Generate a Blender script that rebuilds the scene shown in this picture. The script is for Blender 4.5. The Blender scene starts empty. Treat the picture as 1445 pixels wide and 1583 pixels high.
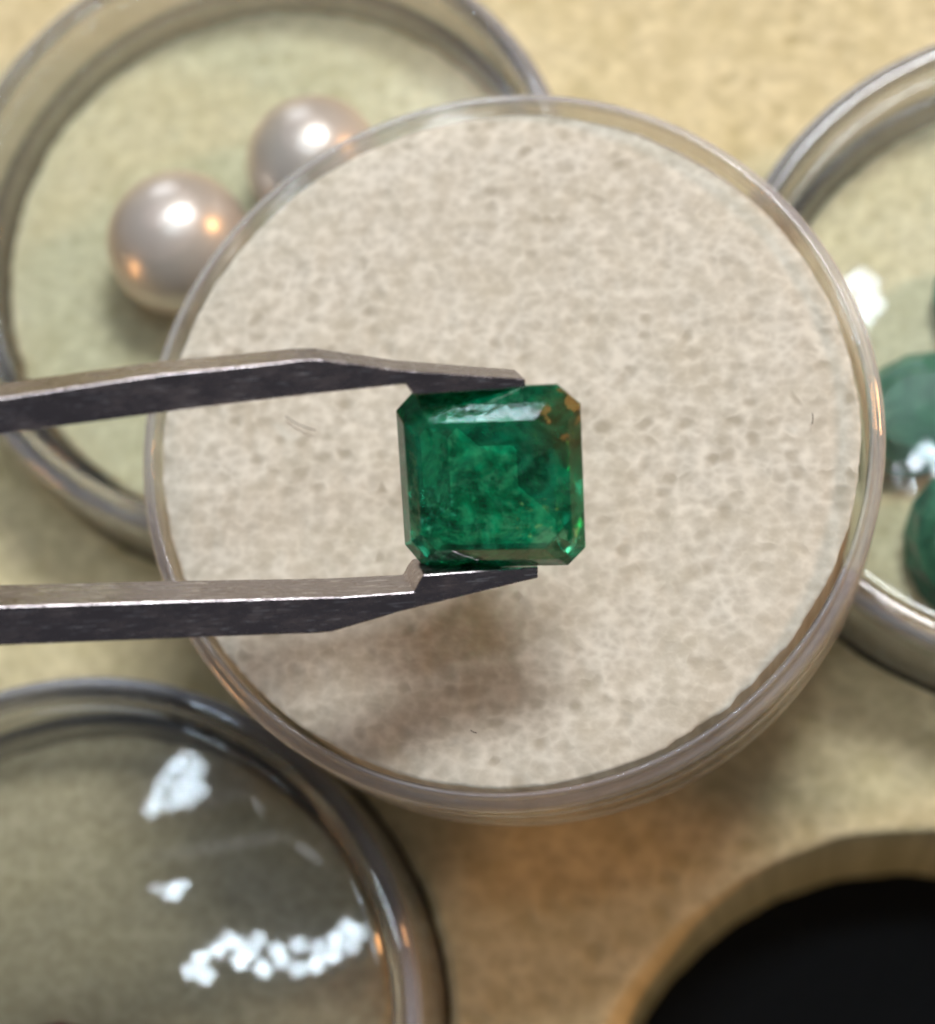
import bpy, bmesh, math, random
from mathutils import Vector, Matrix, noise

# ---------------------------------------------------------------- scene, camera, light (1 unit = 1 cm)
sc = bpy.context.scene
sc.unit_settings.system = 'METRIC'
sc.unit_settings.scale_length = 0.01
COL = sc.collection
random.seed(7)

cam_data = bpy.data.cameras.new('camera')
cam = bpy.data.objects.new('camera', cam_data)
COL.objects.link(cam)
R_ = Vector((0.990866077, 0.0, -0.134849609))      # camera right / up / back in world axes
U_ = Vector((0.0347875332, 0.966152176, 0.255616511))
B_ = Vector((0.130285243, -0.257972814, 0.957327417))
CAM = Vector((1.44362097, -3.68531041, 14.22654556))
m = Matrix((R_, U_, B_)).transposed().to_4x4()
m.translation = CAM
cam.matrix_world = m
cam_data.sensor_fit = 'HORIZONTAL'
cam_data.sensor_width = 36.0
cam_data.lens = 36.0 * 3636.25 / 1445.0
cam_data.clip_start = 0.1
cam_data.clip_end = 500.0
cam_data.dof.use_dof = True
cam_data.dof.focus_distance = 11.95
cam_data.dof.aperture_fstop = 0.0906 / 0.30         # entrance pupil 3 mm across
sc.camera = cam

w = bpy.data.worlds.new('World')
sc.world = w
w.use_nodes = True
bg = w.node_tree.nodes['Background']
bg.inputs['Color'].default_value = (0.86, 0.88, 1.0, 1)
bg.inputs['Strength'].default_value = 0.055

sc.view_settings.view_transform = 'Standard'
sc.view_settings.look = 'None'
sc.view_settings.exposure = 0.68
sc.view_settings.gamma = 1.0
sc.cycles.use_adaptive_sampling = False
sc.cycles.use_denoising = True
sc.cycles.max_bounces = 12
sc.cycles.diffuse_bounces = 3
sc.cycles.transmission_bounces = 10
sc.cycles.transparent_max_bounces = 24
sc.cycles.glossy_bounces = 5
sc.cycles.caustics_reflective = True
sc.cycles.caustics_refractive = True
sc.cycles.sample_clamp_indirect = 6.0
sc.cycles.blur_glossy = 0.3

LED_Z = 32.0
def led(x, y, power=560.0, rad=0.36, color=(0.94, 0.97, 1.0)):
    l = bpy.data.lights.new('led', 'POINT')
    l.energy = power
    l.shadow_soft_size = rad
    l.color = color
    o = bpy.data.objects.new('led', l)
    o.location = (x, y, LED_Z)
    COL.objects.link(o)

# bench ring lamp: three groups of bare LEDs
K1 = [(-5.56, 16.74), (-4.73, 15.9), (-6.3, 16.19), (-6.75, 15.29), (-5.24, 15.08), (-4.49, 14.15), (-7.08, 14.39), (-5.82, 14.21), (-5.2, 13.32), (-7.28, 13.35), (-6.23, 13.0), (-7.55, 12.53), (-5.72, 12.06), (-6.49, 11.46), (-7.43, 11.27)]
K2 = [(-6.59, 7.2), (-5.49, 6.6), (-4.98, 7.3)]
K3 = [(-2.37, 2.79), (-1.11, 3.21), (-0.86, 2.16), (0.2, 3.54), (0.58, 1.67), (1.41, 2.89), (1.72, 2.2), (2.73, 1.65), (2.78, 3.26), (3.84, 1.99), (4.03, 3.09), (4.98, 2.61), (5.18, 3.7), (6.14, 3.28), (5.91, 4.53), (6.67, 4.2), (-1.73, 3.56), (-0.27, 2.71), (-3.4, 2.3), (-3.0, 1.2), (-4.0, 1.5)]
K4 = [(2.4 + 2.6 * i, 15.2 + 3.2 * j) for i in range(5) for j in range(3) if not (i == 0 and j == 2)]
for pts, pw, rd in ((K1, 120, .22), (K2, 130, .22), (K3, 125, .22), (K4, 2400, 1.7)):
    for x, y in pts:
        led(x, y, pw * (random.uniform(.6, 1.2) if pw < 500 else 1.0), rd, (.74, .88, 1.0) if pw < 500 else (.95, .97, 1.0))

def area(name, loc, target, size, power, color):
    l = bpy.data.lights.new(name, 'AREA')
    l.shape = 'DISK'
    l.size = size
    l.energy = power
    l.color = color
    o = bpy.data.objects.new(name, l)
    o.location = loc
    o.rotation_euler = (Vector(target) - Vector(loc)).to_track_quat('-Z', 'Y').to_euler()
    COL.objects.link(o)
area('warm_lamp', (33, 12, 16), (0, 0, 0), 6.0, 5200, (1.0, 0.50, 0.20))
area('far_fill', (-25, 85, 24), (0, 0, 0), 40.0, 9000, (0.80, 0.88, 1.0))  # added soft light, brightens the clear plastic rims
area('warm_glint_left', (-36, -17, 4.5), (0, 0, 1), 7.0, 2200, (1.0, 0.50, 0.20))  # added warm light for the orange glint on the dish rim

# ---------------------------------------------------------------- helpers
def tag(o, label=None, cat=None, group=None, kind=None):
    if label: o['label'] = label
    if cat: o['category'] = cat
    if group: o['group'] = group
    if kind: o['kind'] = kind
    return o

def empty(name, loc=(0, 0, 0)):
    o = bpy.data.objects.new(name, None)
    o.empty_display_size = 0.3
    o.location = loc
    COL.objects.link(o)
    return o

def obj_bm(name, bm, mat, parent=None, loc=(0, 0, 0), smooth=True):
    me = bpy.data.meshes.new(name)
    bmesh.ops.recalc_face_normals(bm, faces=bm.faces[:])
    bm.to_mesh(me)
    bm.free()
    me.materials.append(mat)
    for p in me.polygons: p.use_smooth = smooth
    o = bpy.data.objects.new(name, me)
    o.location = loc
    COL.objects.link(o)
    if parent: o.parent = parent
    return o

def lathe(profile, segs=160, closed=True, wob=None):
    """surface of revolution of (r, z) points; r==0 points collapse to a pole"""
    bm = bmesh.new()
    rings = []
    for r, z in profile:
        if r < 1e-6:
            rings.append([bm.verts.new((0, 0, z))])
        else:
            rings.append([bm.verts.new((r * math.cos(2 * math.pi * i / segs), r * math.sin(2 * math.pi * i / segs), z)) for i in range(segs)])
    n = len(rings)
    for k in range(n if closed else n - 1):
        a, b = rings[k], rings[(k + 1) % n]
        if len(a) == 1 and len(b) == 1: continue
        for i in range(segs):
            j = (i + 1) % segs
            if len(a) == 1: bm.faces.new((a[0], b[i], b[j]))
            elif len(b) == 1: bm.faces.new((a[i], a[j], b[0]))
            else: bm.faces.new((a[i], a[j], b[j], b[i]))
    return bm

def fillet(pts, rad=0.03, n=4):
    """round the corners of a closed (r,z) profile; pole points stay"""
    out = []
    N = len(pts)
    for i in range(N):
        p = Vector(pts[i]); a = Vector(pts[i - 1]); b = Vector(pts[(i + 1) % N])
        if p.x < 1e-6: out.append(tuple(p)); continue
        da, db = (a - p), (b - p)
        r = min(rad, da.length * .45, db.length * .45)
        s, e = p + da.normalized() * r, p + db.normalized() * r
        for k in range(n + 1):
            t = k / n
            q = s * (1 - t) ** 2 + p * 2 * t * (1 - t) + e * t * t
            out.append((q.x, q.y))
    return out

class NT:
    def __init__(self, name):
        self.m = bpy.data.materials.new(name)
        self.m.use_nodes = True
        self.t = self.m.node_tree
        self.t.nodes.clear()
        self.out = self.t.nodes.new('ShaderNodeOutputMaterial')
    def n(self, typ, props=None, **ins):
        nd = self.t.nodes.new(typ)
        for k, v in (props or {}).items(): setattr(nd, k, v)
        for k, v in ins.items():
            key = k.replace('_', ' ')
            s = nd.inputs[key] if key in nd.inputs else nd.inputs[int(k[1:])]
            if isinstance(v, bpy.types.NodeSocket): self.t.links.new(v, s)
            else: s.default_value = v
        return nd
    def ramp(self, fac, stops, interp='LINEAR'):
        nd = self.t.nodes.new('ShaderNodeValToRGB')
        nd.color_ramp.interpolation = interp
        while len(nd.color_ramp.elements) < len(stops): nd.color_ramp.elements.new(0.5)
        for e, (p, c) in zip(nd.color_ramp.elements, stops):
            e.position = p
            e.color = (c[0], c[1], c[2], 1) if not isinstance(c, (int, float)) else (c, c, c, 1)
        self.t.links.new(fac, nd.inputs['Fac'])
        return nd.outputs['Color']
    def mix(self, fac, a, b, typ='MIX'):
        nd = self.t.nodes.new('ShaderNodeMix')
        nd.data_type = 'RGBA'; nd.blend_type = typ
        for s, v in ((nd.inputs['Factor'], fac), (nd.inputs[6], a), (nd.inputs[7], b)):
            if isinstance(v, bpy.types.NodeSocket): self.t.links.new(v, s)
            else: s.default_value = v if isinstance(v, (int, float)) or len(v) == 4 else (*v, 1)
        return nd.outputs[2]
    def schlick(self, f0, normal=None):
        """mirror share by angle, the same from both sides of a thin wall"""
        lw = self.n('ShaderNodeLayerWeight', Blend=.5)
        if normal: self.t.links.new(normal, lw.inputs['Normal'])
        p = self.n('ShaderNodeMath', {'operation': 'POWER'}, v0=lw.outputs['Facing'], v1=5.0)
        return self.n('ShaderNodeMath', {'operation': 'MULTIPLY_ADD'}, v0=p.outputs[0], v1=1 - f0, v2=f0).outputs[0]
    def surf(self, shader):
        self.t.links.new(shader, self.out.inputs['Surface'])
        return self.m

# ---------------------------------------------------------------- materials
def foam_mat(name, base, dark, light, pore_scale, seed, bump=0.5, pk=.6):
    k = NT(name)
    D2 = {'noise_dimensions': '2D'}
    co = k.n('ShaderNodeTexCoord').outputs['Object']
    mp = k.n('ShaderNodeMapping', Vector=co, Location=(seed, seed * .7, seed * .3), Scale=(1, 1.18, 1)).outputs[0]
    nz = k.n('ShaderNodeTexNoise', D2, Vector=mp, Scale=pore_scale * .9, Detail=2.0)
    off = k.n('ShaderNodeVectorMath', {'operation': 'SCALE'}, v0=nz.outputs['Color'], Scale=.55 / pore_scale)
    wp = k.n('ShaderNodeVectorMath', {'operation': 'ADD'}, v0=mp, v1=off.outputs[0]).outputs[0]
    v = k.n('ShaderNodeTexVoronoi', {'feature': 'F1', 'voronoi_dimensions': '2D'}, Vector=wp, Scale=pore_scale)
    sel = k.ramp(v.outputs['Color'], [(.30, 0.0), (.95, 1.0)])
    pore = k.ramp(v.outputs['Distance'], [(.10, 1.0), (.52, 0.0)], 'EASE')
    pm = k.mix(1.0, pore, sel, 'MULTIPLY')
    big = k.n('ShaderNodeTexNoise', D2, Vector=mp, Scale=2.3, Detail=4.0, Roughness=.6).outputs['Fac']
    bigc = k.ramp(big, [(.30, base), (.70, light)])
    web = k.n('ShaderNodeTexNoise', D2, Vector=mp, Scale=pore_scale * 1.1, Detail=3.0, Roughness=.55).outputs['Fac']
    c1 = k.mix(k.ramp(web, [(.45, 0.0), (.78, .7)]), bigc, tuple(min(1, x * 1.18) for x in light))
    c2 = k.mix(k.ramp(web, [(.22, .2), (.42, 0.0)]), c1, dark)
    v2 = k.n('ShaderNodeTexVoronoi', {'feature': 'F1', 'voronoi_dimensions': '2D'}, Vector=wp, Scale=pore_scale * 1.9)
    vary = k.ramp(big, [(.35, .25), (.65, 1.0)])
    c2 = k.mix(k.mix(1.0, vary, k.ramp(v2.outputs['Distance'], [(.05, .30), (.5, 0.0)]), 'MULTIPLY'), c2, dark)
    c2 = k.mix(k.ramp(v2.outputs['Distance'], [(.5, 0.0), (.85, .35)]), c2, tuple(min(1, x * 1.25) for x in light))
    patch = k.n('ShaderNodeTexNoise', D2, Vector=mp, Scale=.75, Detail=3.0, Roughness=.6).outputs['Fac']
    pmv = k.mix(1.0, pm, k.ramp(patch, [(.38, .4 * pk), (.60, pk)]), 'MULTIPLY')
    c3 = k.mix(pmv, c2, dark)
    hgt = k.n('ShaderNodeMath', {'operation': 'MULTIPLY_ADD'}, v0=pm, v1=-1.0, v2=web)
    b = k.n('ShaderNodeBump', Height=hgt.outputs[0], Strength=bump, Distance=0.03)
    p = k.n('ShaderNodeBsdfDiffuse', Color=c3, Roughness=.6, Normal=b.outputs[0])
    return k.surf(p.outputs[0])

M = {}
M['pad'] = foam_mat('cream_pad_foam', (.55, .515, .42), (.36, .325, .245), (.63, .605, .525), 8.4, 3.1, .12, .8)
M['pad_jar'] = foam_mat('jar_pad_foam', (.63, .60, .39), (.45, .42, .23), (.71, .69, .50), 7.0, 9.4, .25, .5)
M['pad_shaded'] = foam_mat('shaded_olive_pad_foam', (.44, .39, .245), (.31, .27, .16), (.51, .46, .31), 7.0, 4.4, .25, .5)  # darker jar foam, the shade over this jar put into its colour
M['tray'] = foam_mat('yellow_tray_foam', (.58, .51, .30), (.36, .30, .14), (.66, .59, .385), 5.2, 5.7, .3, .5)

def clear_plastic(name, tint=(.985, .985, .985), rough=0.03, scratch=.15, thin_share=.65, milk=.03):
    k = NT(name)
    co = k.n('ShaderNodeTexCoord').outputs['Object']
    nz = k.n('ShaderNodeTexNoise', Vector=co, Scale=2.2, Detail=2.0).outputs['Fac']
    b = k.n('ShaderNodeBump', Height=nz, Strength=scratch, Distance=0.02)
    g = k.n('ShaderNodeBsdfGlass', Color=(*tint, 1), Roughness=rough, IOR=1.49, Normal=b.outputs[0])
    tr = k.n('ShaderNodeBsdfTransparent', Color=(.96, .96, .955, 1))
    gl = k.n('ShaderNodeBsdfGlossy', {'distribution': 'GGX'}, Color=(1, 1, 1, 1), Roughness=.06, Normal=b.outputs[0])
    fr = k.schlick(.04, b.outputs[0])
    thin = k.n('ShaderNodeMixShader', v0=fr, v1=tr.outputs[0], v2=gl.outputs[0])
    df = k.n('ShaderNodeBsdfDiffuse', Color=(.80, .83, .93, 1))
    mx0 = k.n('ShaderNodeMixShader', v0=thin_share, v1=g.outputs[0], v2=thin.outputs[0])
    mx = k.n('ShaderNodeMixShader', v0=milk, v1=mx0.outputs[0], v2=df.outputs[0])
    return k.surf(mx.outputs[0])
M['acrylic'] = clear_plastic('clear_acrylic', scratch=.03, thin_share=.55, milk=.02)
M['rim_white'] = clear_plastic('lit_rim_acrylic', scratch=.04, thin_share=.55, milk=.17)  # whitish share imitates light carried inside the rim plastic
M['acrylic_rim'] = clear_plastic('clear_lid_rim_acrylic', scratch=.12, thin_share=.30, milk=.03)

def sheet_plastic(name):
    """thin clear lid sheet: passes light straight through, mirrors by Fresnel, faint haze of fine scratches"""
    k = NT(name)
    co = k.n('ShaderNodeTexCoord').outputs['Object']
    fr = k.schlick(.04)
    nz = k.n('ShaderNodeTexNoise', Vector=co, Scale=1.3, Detail=1.0).outputs['Fac']
    b = k.n('ShaderNodeBump', Height=nz, Strength=.008, Distance=0.02)
    tr = k.n('ShaderNodeBsdfTransparent', Color=(.97, .975, .97, 1))
    gl = k.n('ShaderNodeBsdfGlossy', {'distribution': 'GGX'}, Color=(1, 1, 1, 1), Roughness=.045, Normal=b.outputs[0])
    hz = k.n('ShaderNodeBsdfGlossy', {'distribution': 'GGX'}, Color=(1, 1, 1, 1), Roughness=.33)
    mx = k.n('ShaderNodeMixShader', v0=fr, v1=tr.outputs[0], v2=gl.outputs[0])
    sm = k.n('ShaderNodeTexNoise', Vector=co, Scale=.9, Detail=5.0, Roughness=.65).outputs['Fac']
    hf = k.ramp(sm, [(.35, .002), (.75, .012)])
    mx2 = k.n('ShaderNodeMixShader', v0=hf, v1=mx.outputs[0], v2=hz.outputs[0])
    return k.surf(mx2.outputs[0])
M['sheet'] = sheet_plastic('clear_lid_sheet')

def steel():
    k = NT('brushed_steel')
    co = k.n('ShaderNodeTexCoord').outputs['Object']
    mp = k.n('ShaderNodeMapping', Vector=co, Scale=(3, 40, 40)).outputs[0]
    st = k.n('ShaderNodeTexNoise', Vector=mp, Scale=4.0, Detail=4.0, Roughness=.7).outputs['Fac']
    mp2 = k.n('ShaderNodeMapping', Vector=co, Scale=(1.2, 14, 14)).outputs[0]
    sc_ = k.n('ShaderNodeTexNoise', Vector=mp2, Scale=6.0, Detail=2.0).outputs['Fac']
    lf = k.n('ShaderNodeTexNoise', Vector=k.n('ShaderNodeMapping', Vector=co, Scale=(2.2, 5, 5)).outputs[0], Scale=1.6, Detail=5.0, Roughness=.7).outputs['Fac']
    ro = k.mix(k.ramp(lf, [(.42, 0.0), (.62, 1.0)]), k.ramp(st, [(.3, .14), (.7, .26)]), k.ramp(st, [(.3, .26), (.7, .44)]))
    c = k.mix(k.ramp(sc_, [(.62, 0.0), (.66, 1.0)]), k.mix(lf, (.30, .26, .27), (.50, .46, .47)), (.85, .83, .84))
    b = k.n('ShaderNodeBump', Height=st, Strength=.14, Distance=.01)
    p = k.n('ShaderNodeBsdfPrincipled', Base_Color=c, Metallic=1.0, Roughness=ro, Normal=b.outputs[0])
    return k.surf(p.outputs[0])
M['steel'] = steel()

def pearl():
    k = NT('pearl_nacre')
    lw = k.n('ShaderNodeLayerWeight', Blend=.45)
    c = k.ramp(lw.outputs['Facing'], [(0.0, (.66, .61, .56)), (.45, (.62, .54, .47)), (.8, (.72, .57, .44)), (1.0, (.82, .71, .56))])
    p = k.n('ShaderNodeBsdfPrincipled', Base_Color=c, Metallic=.42, Roughness=.33)
    p.inputs['Coat Weight'].default_value = .5
    p.inputs['Coat Roughness'].default_value = .12
    return k.surf(p.outputs[0])
M['pearl'] = pearl()

def gem_mat(name, dark, mid, lite, ior=1.58, trans=.55, sc_=6.0, rough=.06, jardin_flash=False):
    k = NT(name)
    co = k.n('ShaderNodeTexCoord').outputs['Object']
    n0 = k.n('ShaderNodeTexNoise', Vector=co, Scale=sc_, Detail=8.0, Roughness=.66, Distortion=1.3).outputs['Fac']
    c = k.ramp(n0, [(.34, dark), (.50, mid), (.68, lite)])
    if jardin_flash:                                       # wispy inclusions, healed cracks and flecks inside the stone, with sparkle and corner flashes painted in
        mp = k.n('ShaderNodeMapping', Vector=co, Scale=(.95, 3.2, 1.6), Rotation=(0, 0, .06)).outputs[0]
        n1 = k.n('ShaderNodeTexNoise', Vector=mp, Scale=9.0, Detail=7.0, Roughness=.72, Distortion=.6).outputs['Fac']
        c = k.mix(k.ramp(n1, [(.52, 0.0), (.70, .8)]), c, (.06, .52, .26))
        c = k.mix(k.ramp(n1, [(.28, .7), (.42, 0.0)]), c, (.0, .05, .02))
        n3 = k.n('ShaderNodeTexNoise', Vector=co, Scale=3.2, Detail=5.0, Roughness=.6, Distortion=2.2).outputs['Fac']
        c = k.mix(k.ramp(n3, [(.50, 0.0), (.62, .7)]), c, (.05, .52, .25))
        c = k.mix(k.ramp(n3, [(.32, .8), (.47, 0.0)]), c, (.0, .04, .015))
        c = k.mix(k.ramp(n3, [(.485, 0.0), (.5, .5), (.515, 0.0)]), c, (.14, .5, .3))
        n2 = k.n('ShaderNodeTexNoise', Vector=co, Scale=30.0, Detail=3.0, Roughness=.7).outputs['Fac']
        def near(p, a, b):
            dd = k.n('ShaderNodeVectorMath', {'operation': 'DISTANCE'}, v0=co, v1=p).outputs['Value']
            dd = k.n('ShaderNodeMath', {'operation': 'MULTIPLY_ADD'}, v0=n1, v1=-.22, v2=dd).outputs[0]
            return k.ramp(dd, [(max(a - .11, 0), 1.0), (max(b - .11, .02), 0.0)])
        c = k.mix(k.mix(1.0, near((.27, -.16, .15), .02, .09), k.ramp(n2, [(.63, 0.0), (.67, 1.0)]), 'MULTIPLY'), c, (.55, .95, .35))  # glints of small inclusions, painted as bright flecks
        c = k.mix(k.mix(1.0, near((-.28, -.15, .15), .02, .16), k.ramp(n2, [(.58, 0.0), (.66, 1.0)]), 'MULTIPLY'), c, (.12, .8, .5))
        c = k.mix(k.mix(1.0, near((.38, .30, .05), .03, .22), (.6, .6, .6), 'MULTIPLY'), c, (.13, .10, .025))  # olive reflection of the foam painted into the upper right corner
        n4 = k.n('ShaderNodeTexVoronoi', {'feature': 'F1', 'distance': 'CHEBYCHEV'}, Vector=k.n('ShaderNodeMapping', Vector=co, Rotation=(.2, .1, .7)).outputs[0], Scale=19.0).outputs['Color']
        c = k.mix(k.mix(1.0, near((.375, .36, .06), .0, .12), k.ramp(n4, [(.62, 0.0), (.64, .9)]), 'MULTIPLY'), c, (.60, .36, .11))  # warm lamp flash painted as orange shards at the corner
        c = k.mix(k.mix(1.0, near((.33, -.30, .08), .03, .14), k.ramp(n4, [(.48, 0.0), (.52, .9)]), 'MULTIPLY'), c, (.20, .50, .28))
    bp = k.n('ShaderNodeTexNoise', Vector=co, Scale=16.0, Detail=4.0).outputs['Fac']
    b = k.n('ShaderNodeBump', Height=bp, Strength=.10, Distance=.01)
    p = k.n('ShaderNodeBsdfPrincipled', Base_Color=c, Roughness=rough, IOR=ior, Normal=b.outputs[0])
    p.inputs['Transmission Weight'].default_value = trans
    return k.surf(p.outputs[0])
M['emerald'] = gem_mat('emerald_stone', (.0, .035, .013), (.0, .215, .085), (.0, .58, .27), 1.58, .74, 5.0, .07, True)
M['green_gem'] = gem_mat('green_gem_stone', (.005, .09, .045), (.03, .19, .10), (.07, .30, .17), 1.56, .3, 3.0, .3)
M['ruby'] = gem_mat('red_gem_stone', (.10, .0, .01), (.25, .005, .02), (.4, .02, .05), 1.7, .4, 3.0)

def plain(name, col, rough=.8, spec=.3):
    k = NT(name)
    co = k.n('ShaderNodeTexCoord').outputs['Object']
    nz = k.n('ShaderNodeTexNoise', Vector=co, Scale=9.0, Detail=5.0, Roughness=.7).outputs['Fac']
    c = k.mix(nz, tuple(x * .6 for x in col), tuple(x * 1.5 for x in col))
    b = k.n('ShaderNodeBump', Height=nz, Strength=.3, Distance=.03)
    p = k.n('ShaderNodeBsdfPrincipled', Base_Color=c, Roughness=rough, Normal=b.outputs[0])
    p.inputs['Specular IOR Level'].default_value = spec
    return k.surf(p.outputs[0])
M['black'] = plain('black_liner', (.006, .008, .012), .6, .3)

# ---------------------------------------------------------------- the tray: yellow foam with a grid of round holes over a black liner
GA = -0.194
PITCH = 4.935
GC = Vector((0.224, -1.093, 0))
def cell(i, j):
    x, y = PITCH * i, PITCH * j
    return Vector((GC.x + x * math.cos(GA) - y * math.sin(GA), GC.y + x * math.sin(GA) + y * math.cos(GA), 0))
DEPTH = 2.3
HOLE_R = 2.07
bm = bmesh.new()
NSEG = 128
for ci in range(-3, 3):
    for cj in range(-3, 3):
        cx, cy = (ci + .5) * PITCH, (cj + .5) * PITCH
        rings = []
        h = PITCH / 2
        def sq(a):
            c, s = math.cos(a), math.sin(a)
            k = h / max(abs(c), abs(s))
            return c * k, s * k
        spec = [('sq', 0, 0), ('mix', .5, 0), ('c', 0.07, 0), ('c', .02, -.015), ('c', 0, -.07), ('c', -.01, -.6), ('c', 0, -DEPTH)]
        for typ, d, z in spec:
            ring = []
            for s in range(NSEG):
                a = 2 * math.pi * s / NSEG + math.pi / 4
                X, Y = sq(a)
                q = noise.noise(Vector((math.cos(a) * 9 + ci * 7, math.sin(a) * 9 + cj * 5, z * 3))) * .018
                r = HOLE_R + d + q
                if typ == 'c': X, Y = r * math.cos(a), r * math.sin(a)
                elif typ == 'mix': X, Y = .5 * (X + (HOLE_R + .07) * math.cos(a)), .5 * (Y + (HOLE_R + .07) * math.sin(a))
                ring.append(bm.verts.new((cx + X, cy + Y, z)))
            rings.append(ring)
        for a, b in zip(rings, rings[1:]):
            for s in range(NSEG):
                t = (s + 1) % NSEG
                bm.faces.new((a[s], a[t], b[t], b[s]))
bmesh.ops.remove_doubles(bm, verts=bm.verts[:], dist=1e-4)
tray = obj_bm('foam_tray', bm, M['tray'], loc=GC)
tray.rotation_euler.z = GA
tag(tray, 'pale yellow foam tray with round holes', None, None, 'structure')
bm = bmesh.new()
bmesh.ops.create_grid(bm, x_segments=1, y_segments=1, size=PITCH * 3)
fl = obj_bm('tray_floor', bm, M['black'], loc=(GC.x, GC.y, -DEPTH - .004))
fl.rotation_euler.z = GA
tag(fl, 'black liner at the bottom of the tray holes', None, None, 'structure')

# ---------------------------------------------------------------- foam pads
def pad_bm(rad, thick, seed, rag=.03, rings=90, segs=360, disp=.007, psc=9.0):
    bm = bmesh.new()
    prev = [bm.verts.new((0, 0, 0))]
    for k in range(1, rings + 1):
        r0 = rad * k / rings
        ring = []
        for s in range(segs):
            a = 2 * math.pi * s / segs
            edge = (k / rings) ** 8
            worn = math.exp(-((a - 5.45) / .35) ** 2) * rag / .014
            q = noise.fractal(Vector((math.cos(a) * 18 + seed, math.sin(a) * 18, seed)), .8, 2.2, 4) * rag * (.6 + .9 * worn) - .016 * worn \
                + noise.noise(Vector((math.cos(a) * 1.3 + seed, math.sin(a) * 1.3, 1.7))) * .008
            r = r0 + q * edge
            x, y = r * math.cos(a), r * math.sin(a)
            z = noise.fractal(Vector((x * psc * .5 + seed, y * psc * .5, seed)), .8, 2.1, 3) * disp
            z += noise.noise(Vector((x * .8, y * .8, seed))) * .015
            z -= .05 * (k / rings) ** 14
            ring.append(bm.verts.new((x, y, z)))
        for s in range(segs):
            t = (s + 1) % segs
            if len(prev) == 1: bm.faces.new((prev[0], ring[s], ring[t]))
            else: bm.faces.new((prev[s], ring[s], ring[t], prev[t]))
        prev = ring
    for dz in (-.12, -thick):
        ring = [bm.verts.new((v.co.x * .995, v.co.y * .995, dz)) for v in prev]
        for s in range(segs):
            t = (s + 1) % segs
            bm.faces.new((prev[s], ring[s], ring[t], prev[t]))
        prev = ring
    bm.faces.new(list(reversed(prev)))
    return bm

# ---------------------------------------------------------------- the open dish in the foreground
DISH_Z = 0.98
dish = tag(empty('gem_dish', (0, 0, DISH_Z)), 'open round clear plastic dish with off-white foam, directly under the held emerald', 'dish')
H = 1.17
prof = [(0, 0), (1.97, 0), (1.985, .12), (1.99, .30), (2.012, .33), (2.012, .40), (1.994, .43), (2.002, .72), (2.026, .75), (2.026, .82), (2.008, .85), (2.018, .98), (2.034, H - .13), (2.034, H - .115), (2.028, H - .095), (2.016, H - .077), (2.0, H - .066), (1.984, H - .06), (1.978, H - .056),
        (1.976, H - .012), (1.968, H - .002), (1.957, H), (1.947, H - .004), (1.94, H - .015), (1.933, .55), (1.93, .10), (0, .10)]
cup = obj_bm('cup', lathe(fillet(prof, .012, 3), 240), M['acrylic'], dish)
cup.data.materials.append(M['rim_white'])
for p in cup.data.polygons:
    if p.center.xy.length > 1.95 and (p.center.z > .97 or .32 < p.center.z < .41 or .74 < p.center.z < .83): p.material_index = 1  # rim and added beads take the whitish plastic for bright stepped lines
obj_bm('foam_pad', pad_bm(1.905, .92, 2.3, rag=.014), M['pad'], dish, loc=(-.01, .0, H - .06))

# stray lint lying on the dish foam
def lint(pts, rad, col):
    bm = bmesh.new()
    rings = []
    for i, p in enumerate(pts):
        p = Vector(p)
        t = (Vector(pts[min(i + 1, len(pts) - 1)]) - Vector(pts[max(i - 1, 0)])).normalized()
        u = t.cross(Vector((0, 0, 1))).normalized()
        v = t.cross(u)
        rings.append([bm.verts.new(p + rad * (u * math.cos(k * 1.2566) + v * math.sin(k * 1.2566))) for k in range(5)])
    for a, b in zip(rings, rings[1:]):
        for k in range(5): bm.faces.new((a[k], a[(k + 1) % 5], b[(k + 1) % 5], b[k]))
    bm.faces.new(rings[0]); bm.faces.new(list(reversed(rings[-1])))
    return obj_bm('lint', bm, col, bpy.data.objects['foam_pad'])
M['lint'] = plain('dark_lint', (.06, .045, .04), .9, .1)
for x, y, a, n in ((1.66, .02, 1.5, .028), (-.16, -1.62, -.5, .02), (-1.12, .10, -.5, .10)):
    q = [(x + n * t * math.cos(a + .12 * t), y + n * t * math.sin(a + .12 * t), .045 + .01 * math.sin(2 * t)) for t in (-1, -.5, 0, .5, 1)]
    lint(q, .0028, M['lint'])

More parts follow.
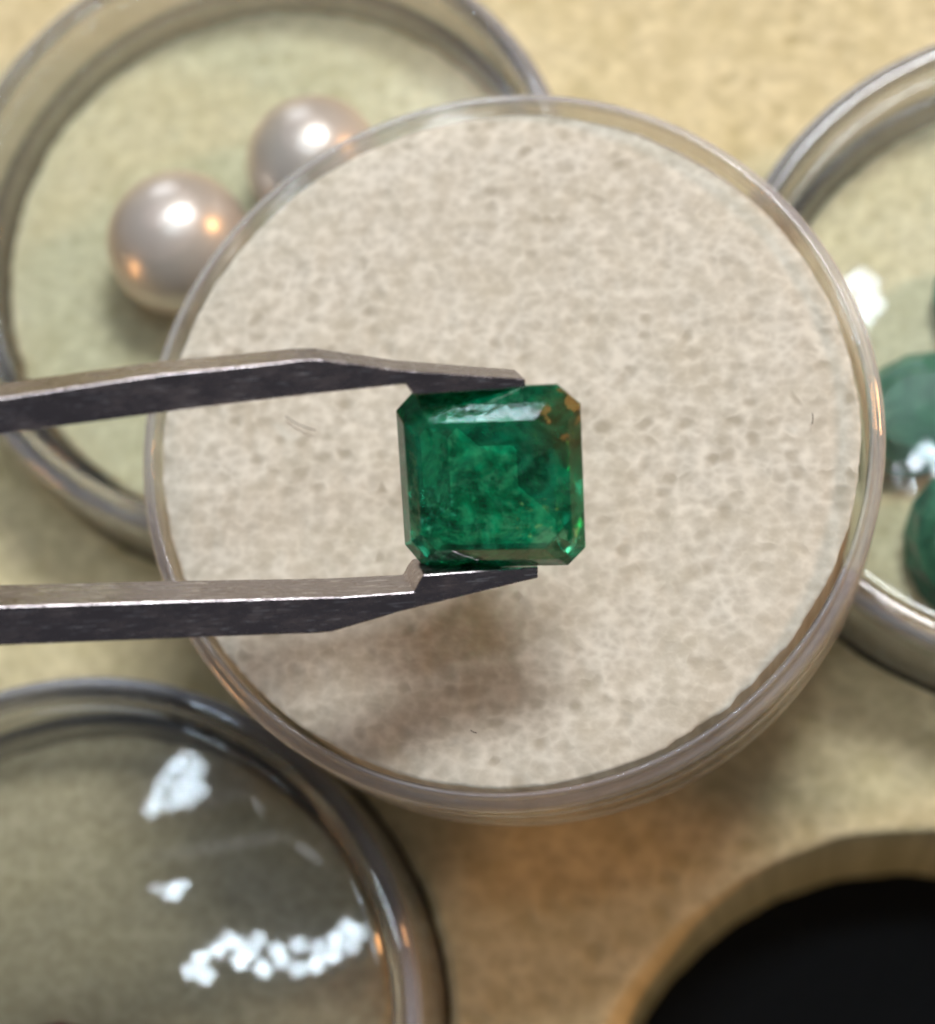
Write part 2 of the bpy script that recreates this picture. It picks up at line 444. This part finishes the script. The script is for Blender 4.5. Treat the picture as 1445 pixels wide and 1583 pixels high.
# ---------------------------------------------------------------- closed jars standing in the holes
RIM_Z = 0.877
def dome_bm(R=8.0, rr=1.87, th=.07, z0=RIM_Z):
    zc = z0 - math.sqrt(R * R - rr * rr)
    top = [(rr * k / 24, zc + math.sqrt(R * R - (rr * k / 24) ** 2)) for k in range(25)]
    bot = [(r, z - th) for r, z in reversed(top)]
    return lathe(top + bot, 128, closed=False)
cup_me = lid_me = rim_me = None
jars = []
def make_jar(label, i, j, rz, pad_z, pad_seed, pad_mat='pad_jar', lean=0.0):
    global cup_me, lid_me, rim_me
    c = cell(i, j)
    t = tag(empty('gem_jar', (c.x, c.y, -DEPTH)), label, 'jar', 'closed jars in the tray')
    t.rotation_euler = (0, lean, 0)
    z0 = DEPTH
    if cup_me is None:
        cup = obj_bm('base_cup', lathe(fillet([(0, .01), (1.80, .01), (1.88, z0 + .45), (1.80, z0 + .45), (1.73, .12), (0, .12)], .03), 128), M['acrylic'], t)
        lid = obj_bm('lid', dome_bm(z0=z0 + RIM_Z), M['sheet'], t)
        rp = [(1.865, z0 + RIM_Z - .09), (1.865, z0 + RIM_Z + .002), (1.90, z0 + RIM_Z + .014), (1.94, z0 + RIM_Z + .017), (1.98, z0 + RIM_Z + .009), (2.012, z0 + RIM_Z - .014), (2.035, z0 + RIM_Z - .07), (2.045, z0 + .12), (2.045, z0 - .12), (1.93, z0 - .12), (1.93, z0 + RIM_Z - .16)]
        rim = obj_bm('rim', lathe(fillet(rp, .03, 4), 160), M['acrylic_rim'], lid)
        rim.data.materials.append(M['rim_white'])
        for p in rim.data.polygons:
            if p.center.xy.length > 1.955 and p.center.z > z0 + .55: p.material_index = 1
        cup_me, lid_me, rim_me = cup.data, lid.data, rim.data
    else:
        par = t
        for nm, me in (('base_cup', cup_me), ('lid', lid_me), ('rim', rim_me)):
            o = bpy.data.objects.new(nm, me)
            COL.objects.link(o)
            o.parent = par
            if nm == 'lid': par = o
    obj_bm('foam_pad', pad_bm(1.76, 1.6, pad_seed, rag=.025, rings=40, segs=200), M[pad_mat], t, loc=(0, 0, DEPTH + pad_z))
    return t
PZ = 0.3
make_jar('closed clear jar holding two pearls on cream foam', -.5, .5, .3, PZ, 11.0)
make_jar('closed clear jar holding green gems, its lid mirroring lamp dots', .5, .5, 1.1, PZ, 17.0, lean=math.radians(.5))
make_jar('closed clear jar with shaded olive inside and three lamp reflections on its lid', -.5, -.5, 2.2, PZ, 23.0, 'pad_shaded')

# ---------------------------------------------------------------- pearls and stones in the jars
def pearl_obj(x, y, r, label):
    bm = bmesh.new()
    bmesh.ops.create_uvsphere(bm, u_segments=64, v_segments=40, radius=r)
    for v in bm.verts:
        d = noise.noise(v.co * 1.6 + Vector((x * 3, y, 0))) * .012
        v.co *= 1 + d
    o = obj_bm('pearl', bm, M['pearl'], loc=(x, y, PZ + r - .13))
    tag(o, label, 'pearl', 'pearls in the jar')
PEARLS = [((-2.25, 1.81), .46, 'round cream pearl, the left one of the two in the jar'),
          ((-1.40, 2.32), .43, 'round cream pearl, the right one, partly hidden by the open dish')]
for (x, y), r, lab in PEARLS: pearl_obj(x, y, r, lab)

def oval_gem(name, mat, loc, a, b, h, rz, label, cat, group=None):
    bm = bmesh.new()
    N = 16
    rows = [(.0, -h * .55, 1), (.62, -h * .30, 1), (1.0, 0, 1), (.82, h * .28, 1), (.58, h * .42, 1), (0, h * .44, 1)]
    rings = []
    for k, (s, z, _) in enumerate(rows):
        if s == 0: rings.append([bm.verts.new((0, 0, z))]); continue
        rings.append([bm.verts.new((a * s * math.cos(2 * math.pi * (q + .5 * (k % 2)) / N), b * s * math.sin(2 * math.pi * (q + .5 * (k % 2)) / N), z)) for q in range(N)])
    for k in range(len(rings) - 1):
        A, B = rings[k], rings[k + 1]
        for q in range(N):
            t = (q + 1) % N
            if len(A) == 1: bm.faces.new((A[0], B[t], B[q]))
            elif len(B) == 1: bm.faces.new((A[q], A[t], B[0]))
            elif k % 2 == 1:
                bm.faces.new((A[q], A[t], B[q])); bm.faces.new((A[t], B[t], B[q]))
            else:
                bm.faces.new((A[q], B[t], B[q])); bm.faces.new((A[q], A[t], B[t]))
    o = obj_bm(name, bm, mat, loc=loc, smooth=False)
    o.rotation_euler = (.1, -.08, rz)
    tag(o, label, cat, group)
oval_gem('green_gem', M['green_gem'], (2.30, .53, PZ + .16), .44, .36, .55, .6, 'oval green gem in the right jar, just above the lower lamp reflection', 'gem', 'green gems in the right jar')
oval_gem('green_gem', M['green_gem'], (2.62, -.30, PZ + .16), .44, .50, .55, .2, 'oval green gem in the right jar, below the lower lamp reflection at the picture edge', 'gem', 'green gems in the right jar')
oval_gem('green_gem', M['green_gem'], (2.82, 1.24, PZ + .14), .36, .40, .5, 1.2, 'green gem in the right jar, topmost, only its edge inside the picture', 'gem', 'green gems in the right jar')
oval_gem('red_gem', M['ruby'], (-2.85, -3.35, PZ + .16), .36, .34, .55, .0, 'dark red gem in the lower left jar, cut by the bottom edge of the picture', 'gem')

# ---------------------------------------------------------------- tweezers and emerald (held flat towards the camera, a little turned down and left)
GEM_Z = 3.22
PX = 319.0
def px_ray(px, py):
    return (R_ * ((px - 722.5) / 3636.25) - U_ * ((py - 791.5) / 3636.25) - B_)
d = px_ray(758, 739)
G0 = CAM + d * ((GEM_Z - CAM.z) / d.z)
PX = 3636.25 / ((GEM_Z - CAM.z) / d.z)
base = Matrix((R_, U_, B_)).transposed().to_4x4()
TH = math.radians(17)
CT = math.cos(TH)
hold = Matrix.Translation(G0) @ base @ Matrix.Rotation(TH, 4, 'X')

def L(px, py, z=0.0):
    return ((px - 758) / PX, (-(py - 739) / PX + z * math.sin(TH)) / CT)

TWM = hold @ Matrix.Rotation(math.radians(13), 4, 'Y')     # handle end raised towards the hand
TWI = TWM.inverted()
TN = (TWM.to_3x3() @ Vector((0, 0, 1))).normalized()
def on_plane(px, py, zf):
    dd = px_ray(px, py)
    p0 = TWM @ Vector((0, 0, zf))
    return TWI @ (CAM + dd * ((p0 - CAM).dot(TN) / dd.dot(TN)))
tw = empty('tweezers')
tw.matrix_world = TWM
tag(tw, 'dark steel tweezers gripping the emerald from the left', 'tweezers')
def arm(front, zf, depths, name):
    """front: closed outline of the camera-side face; depth behind it given per vertex"""
    bm = bmesh.new()
    a = [bm.verts.new(on_plane(*p, zf)) for p in front]
    b = [bm.verts.new(on_plane(*p, zf) - Vector((0, 0, dd))) for p, dd in zip(front, depths)]
    n = len(a)
    bm.faces.new(a); bm.faces.new(list(reversed(b)))
    for i in range(n):
        j = (i + 1) % n
        bm.faces.new((a[i], b[i], b[j], a[j]))
    o = obj_bm(name, bm, M['steel'], tw, smooth=False)
    bv = o.modifiers.new('bevel', 'BEVEL')
    bv.width = .008; bv.segments = 3; bv.limit_method = 'ANGLE'; bv.angle_limit = math.radians(25)
    bv.harden_normals = False
    return o
ZF = .06
up = [(-700, 745), (-700, 690), (-300, 655), (0, 616), (249, 579), (400, 564), (470, 556), (500, 556), (623, 573), (812, 586), (813, 600), (640, 611), (634, 604), (628, 594), (470, 611), (311, 630), (0, 672), (-300, 712)]
arm(up, ZF, [.30, .30, .30, .29, .27, .26, .25, .25, .23, .20, .20, .23, .23, .23, .25, .27, .29, .30], 'arm')
lo = [(-700, 930), (-700, 975), (-300, 985), (0, 998), (436, 981), (480, 980), (514, 977), (623, 945), (810, 899), (832, 894), (832, 876), (655, 889), (648, 900), (640, 915), (529, 923), (262, 930), (0, 938), (-300, 934)]
lo = lo[::-1]
dl = [.34, .34, .34, .33, .30, .30, .30, .28, .25, .24, .24, .27, .28, .28, .30, .32, .33, .34][::-1]
arm(lo, ZF, dl, 'arm')
# spring end where both arms are joined, out of the picture
sp = [(-690, 745), (-690, 690), (-1100, 730), (-1500, 790), (-1620, 815), (-1620, 850), (-1500, 872), (-1100, 912), (-690, 930), (-690, 975), (-1100, 960), (-1500, 915), (-1680, 890), (-1720, 832), (-1680, 775), (-1500, 735), (-1100, 680)]
sp = [(-690, 690), (-1100, 725), (-1500, 765), (-1680, 795), (-1720, 832), (-1680, 872), (-1500, 905), (-1100, 945), (-690, 975), (-690, 930), (-1100, 900), (-1500, 865), (-1620, 845), (-1620, 820), (-1500, 805), (-1100, 775), (-690, 745)]
arm(sp, ZF - .004, [.31] * len(sp), 'spring_end')

# emerald: square step cut with clipped corners
GT = hold @ Matrix.Rotation(math.radians(-9), 4, 'Y')
outline = [(641, 610), (612, 642), (624, 849), (655, 884), (879, 869), (905, 840), (894, 622), (858, 594)]
ol = [Vector(L(*p)) for p in outline]
ol = [Vector((p.x / math.cos(math.radians(9)), p.y)) for p in ol]
cen = sum(ol, Vector((0, 0))) / len(ol)
def inset(dx, dy, corner=0.0):
    res = []
    for k, p in enumerate(ol):
        q = p - cen
        res.append(Vector((q.x * (1 - dx / .44), q.y * (1 - dy / .44))) + cen)
    return res
bm = bmesh.new()
levels = [(.0, .0, .0), (.05, .06, .085), (.115, .13, .142)]      # girdle top, crown step, table
pav = [(.0, .0, -.03), (.10, .10, -.17), (.22, .22, -.29), (.34, .33, -.38)]
def ringv(lv): return [bm.verts.new((p.x, p.y, lv[2])) for p in inset(lv[0], lv[1])]
cr = [ringv(l) for l in levels]
pv = [ringv(l) for l in pav]
chain = list(reversed(cr)) + pv
bm.faces.new(chain[0]); bm.faces.new(list(reversed(chain[-1])))
for a, b in zip(chain, chain[1:]):
    for i in range(8):
        j = (i + 1) % 8
        bm.faces.new((a[i], b[i], b[j], a[j]))
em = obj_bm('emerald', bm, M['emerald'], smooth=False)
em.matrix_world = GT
bv = em.modifiers.new('bevel', 'BEVEL'); bv.width = .004; bv.segments = 1
tag(em, 'square step-cut green emerald with clipped corners held in the tweezers', 'emerald')
